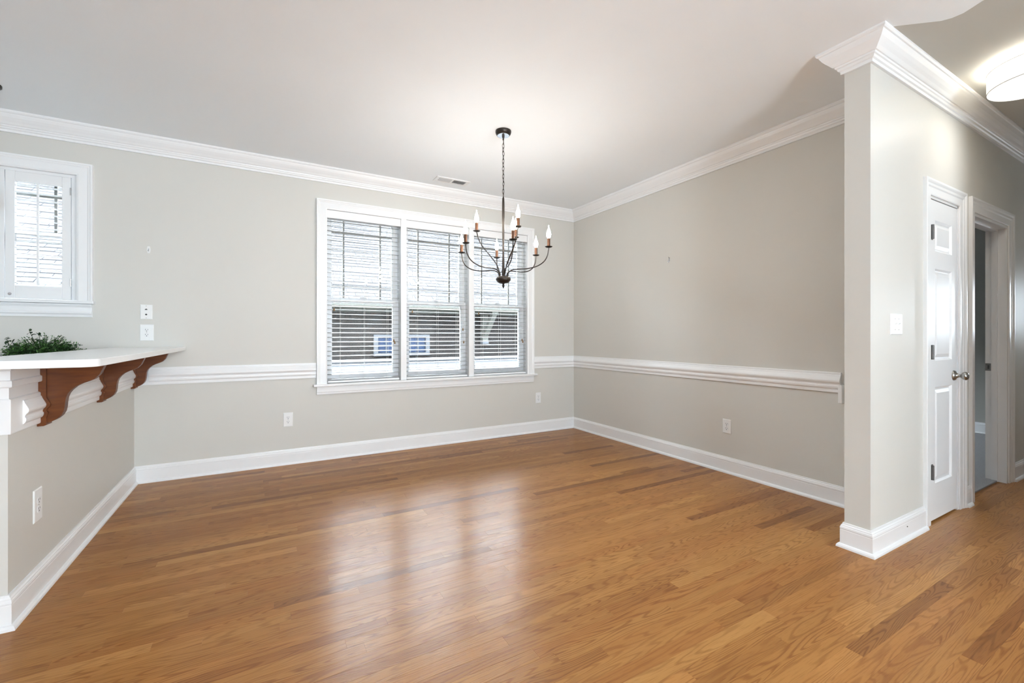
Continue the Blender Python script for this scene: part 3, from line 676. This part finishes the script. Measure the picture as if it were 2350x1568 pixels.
# ------------------------------------------------------------------ drum light in the hall
lx, ly = 3.815, .690
hl = empty('ceiling_light', 'round linen drum ceiling light glowing in the hall', 'ceiling lamp', (lx, ly, CH))
SR, ST, SB = .20, -.032, -.143
mb = MB(); n = 64
vs = []; 
for r_, z_ in ((SR, ST), (SR, SB), (SR - .003, SB), (SR - .003, ST)):
    vs += [(r_ * math.cos(2 * PI * i / n), r_ * math.sin(2 * PI * i / n), z_) for i in range(n)]
mb.add(vs, [(j * n + i, j * n + (i + 1) % n, ((j + 1) % 4) * n + (i + 1) % n, ((j + 1) % 4) * n + i) for j in range(4) for i in range(n)])
sh = mb.build('shade', MSHADE, hl, smooth=True)
for z_ in (ST, SB):
    MB().tube([((SR + .0004) * math.cos(2 * PI * i / n), (SR + .0004) * math.sin(2 * PI * i / n), z_) for i in range(n)], .0017, 6, True).build('rim', MRIM, sh)
MB().lathe([(SR - .004, SB + .004), (SR - .004, SB + .007)], (0, 0, 0), 64).build('diffuser', MDIFF, hl)
MB().lathe([(.065, 0), (.065, -.02), (.02, -.028), (.008, -.03), (.008, SB + .008)], (0, 0, 0), 24).build('canopy', MNICK, hl, smooth=True)
def point(name, loc, power, color, rad, parent=None):
    d = bpy.data.lights.new(name, 'POINT'); d.energy = power; d.color = color; d.shadow_soft_size = rad
    o = bpy.data.objects.new(name, d); COL.objects.link(o); o.location = loc
    if parent: o.parent = parent
    return o
for i in range(3):
    a = 2 * PI * i / 3 + .4; point('drum_bulb', (.10 * math.cos(a), .10 * math.sin(a), -.085), 1.1, (1, .95, .86), .06, hl)
ad = bpy.data.lights.new('drum_downlight', 'AREA'); ad.shape = 'DISK'; ad.size = .38; ad.energy = 1.15; ad.color = (1, .95, .86)
ao = bpy.data.objects.new('drum_downlight', ad); COL.objects.link(ao); ao.parent = hl; ao.location = (0, 0, SB - .003)

# pendant over the bar, only its ceiling canopy edge reaches into the frame
pd = empty('pendant_light', 'dark bronze pendant canopy at the left photo edge on the ceiling', 'pendant lamp', (-1.452, 3.988, CH))
MB().lathe([(.062, 0), (.062, -.012), (.045, -.028), (.008, -.034)], (0, 0, 0), 24).build('canopy', MBRONZE, pd, smooth=True)
MB().tube([(0, 0, -.03), (0, 0, -.62)], .004, 8).build('rod', MBRONZE, pd)
MB().lathe([(.012, -.60), (.02, -.64), (.045, -.72), (.043, -.72), (.017, -.645)], (0, 0, 0), 24).build('glass_shade', MSHADE, pd, smooth=True)
pd.location.x = -1.495

# ------------------------------------------------------------------ chandelier
chx, chy = 1.606, 2.967
ch = empty('chandelier', 'bronze nine-light candle chandelier with two tiers of curved arms', 'chandelier', (chx, chy, CH))
Z = lambda z: z - CH
cn = MB().lathe([(.060, 0), (.061, -.008), (.058, -.022), (.050, -.034), (.046, -.036)], (0, 0, 0), 32).build('canopy', MBRONZE, ch, smooth=True)
MB().lathe([(.046, -.0358), (.046, -.0372)], (0, 0, 0), 32).build('canopy_plate', MCHROME, cn)
MB().lathe([(.010, -.036), (.010, -.048), (.006, -.056), (.006, -.070)], (0, 0, 0), 12).build('canopy_loop', MBRONZE, cn, smooth=True)
zt, ze = -.072, Z(2.236); nl = 15; ll = (zt - ze) / nl
pts = []
for i in range(20):
    t = 2 * PI * i / 20; pts.append((.0075 * math.cos(t), 0, (ll * .66) * math.sin(t)))
lk0 = None
chn = None
for i in range(nl):
    if lk0 is None: lk0 = MB().tube(pts, .0017, 6, True).build('chain_link', MBRONZE, ch, smooth=True); q = lk0
    else: q = lk0.copy(); COL.objects.link(q); q.parent = ch
    q.location = (random.uniform(-.0015, .0015), random.uniform(-.0015, .0015), zt - ll * (i + .5)); q.rotation_euler = (random.uniform(-.07, .07), random.uniform(-.07, .07), (i % 2) * PI / 2 + .5 + random.uniform(-.35, .35))
MB().tube([(.0015 * math.sin(i * 1.3), .002 * math.cos(i * 1.1), zt - (zt - ze) * i / 20) for i in range(21)], .0012, 5).build('power_cord', MBRONZE, ch)
MB().lathe([(.003, Z(2.240)), (.008, Z(2.225)), (.0095, Z(2.19)), (.0105, Z(2.05)), (.0085, Z(1.93)), (.0075, Z(1.80)), (.010, Z(1.70)), (.0115, Z(1.63)), (.012, Z(1.615))], (0, 0, 0), 16).build('stem', MBRONZE, ch, smooth=True)
MB().lathe([(.012, Z(1.628)), (.036, Z(1.626)), (.052, Z(1.618)), (.058, Z(1.606)), (.056, Z(1.595)), (.044, Z(1.580)), (.032, Z(1.573)), (.010, Z(1.570)), (.007, Z(1.562)), (.010, Z(1.555)), (.009, Z(1.547)), (.004, Z(1.538)), (.001, Z(1.532))], (0, 0, 0), 32).build('hub', MBRONZE, ch, smooth=True)
def bez(P, n=26):
    P = [Vector(p) for p in P]; out = []
    m = len(P)
    for i in range(m - 1):
        p0, p1, p2, p3 = P[max(i - 1, 0)], P[i], P[i + 1], P[min(i + 2, m - 1)]
        for k in range(6):
            t = k / 6; out.append(.5 * ((2 * p1) + (-p0 + p2) * t + (2 * p0 - 5 * p1 + 4 * p2 - p3) * t * t + (-p0 + 3 * p1 - 3 * p2 + p3) * t ** 3))
    out.append(P[-1]); return out
def candle(parent, p, th):
    x, y, z = p
    cp = MB().lathe([(.006, z - .004), (.020, z - .001), (.028, z + .004), (.0285, z + .006), (.018, z + .005), (.012, z + .0045)], (x, y, 0), 20).build('drip_cup', MBRONZE, parent, smooth=True)
    sl = MB().lathe([(.0115, z + .004), (.0115, z + .066), (.009, z + .068)], (x, y, 0), 16).build('candle_sleeve', MSLEEVE, parent, smooth=True)
    MB().lathe([(.008, z + .067), (.0125, z + .075), (.0165, z + .088), (.0172, z + .098), (.0145, z + .112), (.009, z + .128), (.0045, z + .143), (.0022, z + .156), (.0006, z + .164)], (x, y, 0), 18).build('bulb', MBULB, parent, smooth=True)
def arm(ang, r, zc, upper):
    a = math.radians(ang); dr = RT * math.cos(a) + FW * math.sin(a)
    if upper: prof = [(.022, 1.618), (.028, 1.655), (.055, 1.72), (.105, 1.785), (.160, 1.850), (.190, 1.905), (r, zc - .004)]
    else: prof = [(.034, 1.618), (.038, 1.645), (.060, 1.668), (.105, 1.676), (.185, 1.676), (.260, 1.690), (.315, 1.720), (.345, 1.765), (r, zc - .004)]
    p = [dr * u + Vector((0, 0, Z(v))) for u, v in prof]
    o = MB().tube(bez(p), .0042, 8).build('arm', MBRONZE, ch, smooth=True)
    e = p[-1]; candle(o, (e.x, e.y, Z(zc)), a)
for an in (222, 160, 100, 42, -17, -78): arm(an, .356, 1.828, False)
for an in (190, -57, 62): arm(an, .205, 1.962, True)

# ------------------------------------------------------------------ outside: neighbouring house, fence, lawn
struct(MB().box(-40, 45, YB + .3, 60, -.72, -.60).build('ground', MGRASS), 'pale driveway between the houses', 'driveway')
NY = 9.0; EZ = 1.70; NX0, NX1 = -9, 16
nh = empty('neighbour_house', 'neighbouring house with pale shingle roof and grey siding outside the window', 'house', (0, NY, -.6))
def nb(n, m, x0, x1, y0, y1, z0, z1, p=nh, bevel=0): return box(n, m, x0, x1, y0 - NY, y1 - NY, z0 + .6, z1 + .6, p, bevel)
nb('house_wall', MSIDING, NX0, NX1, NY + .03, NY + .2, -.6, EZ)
pr = None; zz = -.58; i = 0
while zz < EZ - .05:
    if pr is None:
        pr = MB().prism([(0, 0), (-.016, 0), (-.004, .138), (0, .138)], NX0, NX1, lambda u, v, a: (a, u + .03, v)).build('siding_board', MSIDING, nh); q = pr
    else: q = pr.copy(); COL.objects.link(q); q.parent = nh
    q.location = (0, 0, zz + .6); zz += .125
EY = 8.40
nb('soffit', MCREAM, NX0, NX1, EY + .02, NY + .03, EZ, EZ + .02); nb('fascia', MCREAM, NX0, NX1, EY - .02, EY + .02, EZ - .01, EZ + .13)
nb('frieze_board', MCREAM, NX0, NX1, NY - .02, NY + .03, EZ - .06, EZ)
# transom window in the siding
wn = MB(); x0, x1, z0, z1 = 1.92, 3.08, .760, 1.195
wn.box(x0, x1, -.03, .03, z0 + .6, z0 + .66).box(x0, x1, -.03, .03, z1 + .54, z1 + .6).box(x0, x0 + .085, -.03, .03, z0 + .66, z1 + .54).box(x1 - .085, x1, -.03, .03, z0 + .66, z1 + .54)
wf = wn.build('transom_window', MXW, nh)
gx0, gx1, gz0, gz1 = x0 + .085, x1 - .085, z0 + .66, z1 + .54
ncol = 6
for c in range(ncol):
    for rr in range(2):
        ax, bx = gx0 + (gx1 - gx0) * c / ncol + .010, gx0 + (gx1 - gx0) * (c + 1) / ncol - .010; az, bz = gz0 + (gz1 - gz0) * rr / 2 + .010, gz0 + (gz1 - gz0) * (rr + 1) / 2 - .010
        box('pane', MXGLASS, ax, bx, .002, .012, az, bz, wf)
mu = MB()
for c in range(1, ncol): X = gx0 + (gx1 - gx0) * c / ncol; mu.box(X - .011, X + .011, -.012, .012, gz0, gz1)
mu.box(gx0, gx1, -.010, .012, (gz0 + gz1) / 2 - .011, (gz0 + gz1) / 2 + .011).build('window_bars', MXW, wf)
# eave brackets
for bx in (.93, 4.36, 7.8, -2.5, -5.9):
    q = MB().box(bx - .07, bx + .07, -.10, .02, 1.0 + .6, EZ + .6).build('eave_bracket', MCREAM, nh)
    box('bracket_foot', MXW, bx - .075, bx + .075, -.115, .02, .985 + .6, 1.04 + .6, q)
    MB().prism([(-.08, 1.10 + .6), (-.08, 1.22 + .6), (-.50, EZ + .6), (-.57, EZ + .6 - .02), (-.57, EZ + .6 - .07)], bx - .055, bx + .055, lambda u, v, a: (a, u, v)).build('bracket_brace', MCREAM, q)
    box('bracket_arm', MCREAM, bx - .07, bx + .07, -.58, -.10, EZ + .6 - .07, EZ + .599, q)
# roof in shingle courses
RP = math.radians(33); rr = empty('tmp', 'x', 'x'); bpy.data.objects.remove(rr)
cs, sn = math.cos(RP), math.sin(RP); y0, z0 = EY - .05, EZ + .12
roof_b = MB().prism([(y0, z0), (y0 + 7.5 * cs, z0 + 7.5 * sn), (y0 + 7.5 * cs, z0 + 7.5 * sn - .1), (y0, z0 - .04)], NX0 - .3, NX1 + .3, lambda u, v, a: (a, u - NY, v + .6)).build('roof_deck', MROOF, nh)
pr = None; ex = .145
for i in range(50):
    if pr is None:
        pr = MB()
        xx = NX0 - .3; rs = random.Random(3)
        while xx < NX1 + .3:
            w_ = rs.uniform(.16, .36); t_ = rs.choice((.007, .010, .015)); e_ = rs.uniform(-.012, .004)
            pr.prism([(e_, 0), (ex + .02, 0), (ex + .02, .003), (e_, t_)], xx, xx + w_ - .006, lambda u, v, a: (a, u * cs - v * sn, u * sn + v * cs)); xx += w_
        pr = pr.build('shingle_course', MROOF, roof_b); q = pr
    else: q = pr.copy(); COL.objects.link(q); q.parent = roof_b
    q.location = ((i * .137) % .5 - .25, y0 - NY + i * ex * cs, z0 + .6 + i * ex * sn)
fn = empty('yard_fence', 'low white sunlit board fence in front of the grey siding', 'fence', (0, 8.15, -.6))
FT = .735 + .6
for i in range(4): box('fence_rail', MXW, -6, 12, -.045, -.02, .12 + i * .30, .30 + i * .30 + .085, fn) if False else None
zb_ = .06
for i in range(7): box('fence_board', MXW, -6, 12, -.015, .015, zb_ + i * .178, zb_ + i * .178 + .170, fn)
for i in range(8): box('fence_post', MXW, -6 + i * 2.5, -5.9 + i * 2.5, .016, .116, 0, FT - .02, fn)
box('fence_cap', MXW, -6, 12, -.06, .12, FT - .03, FT, fn)
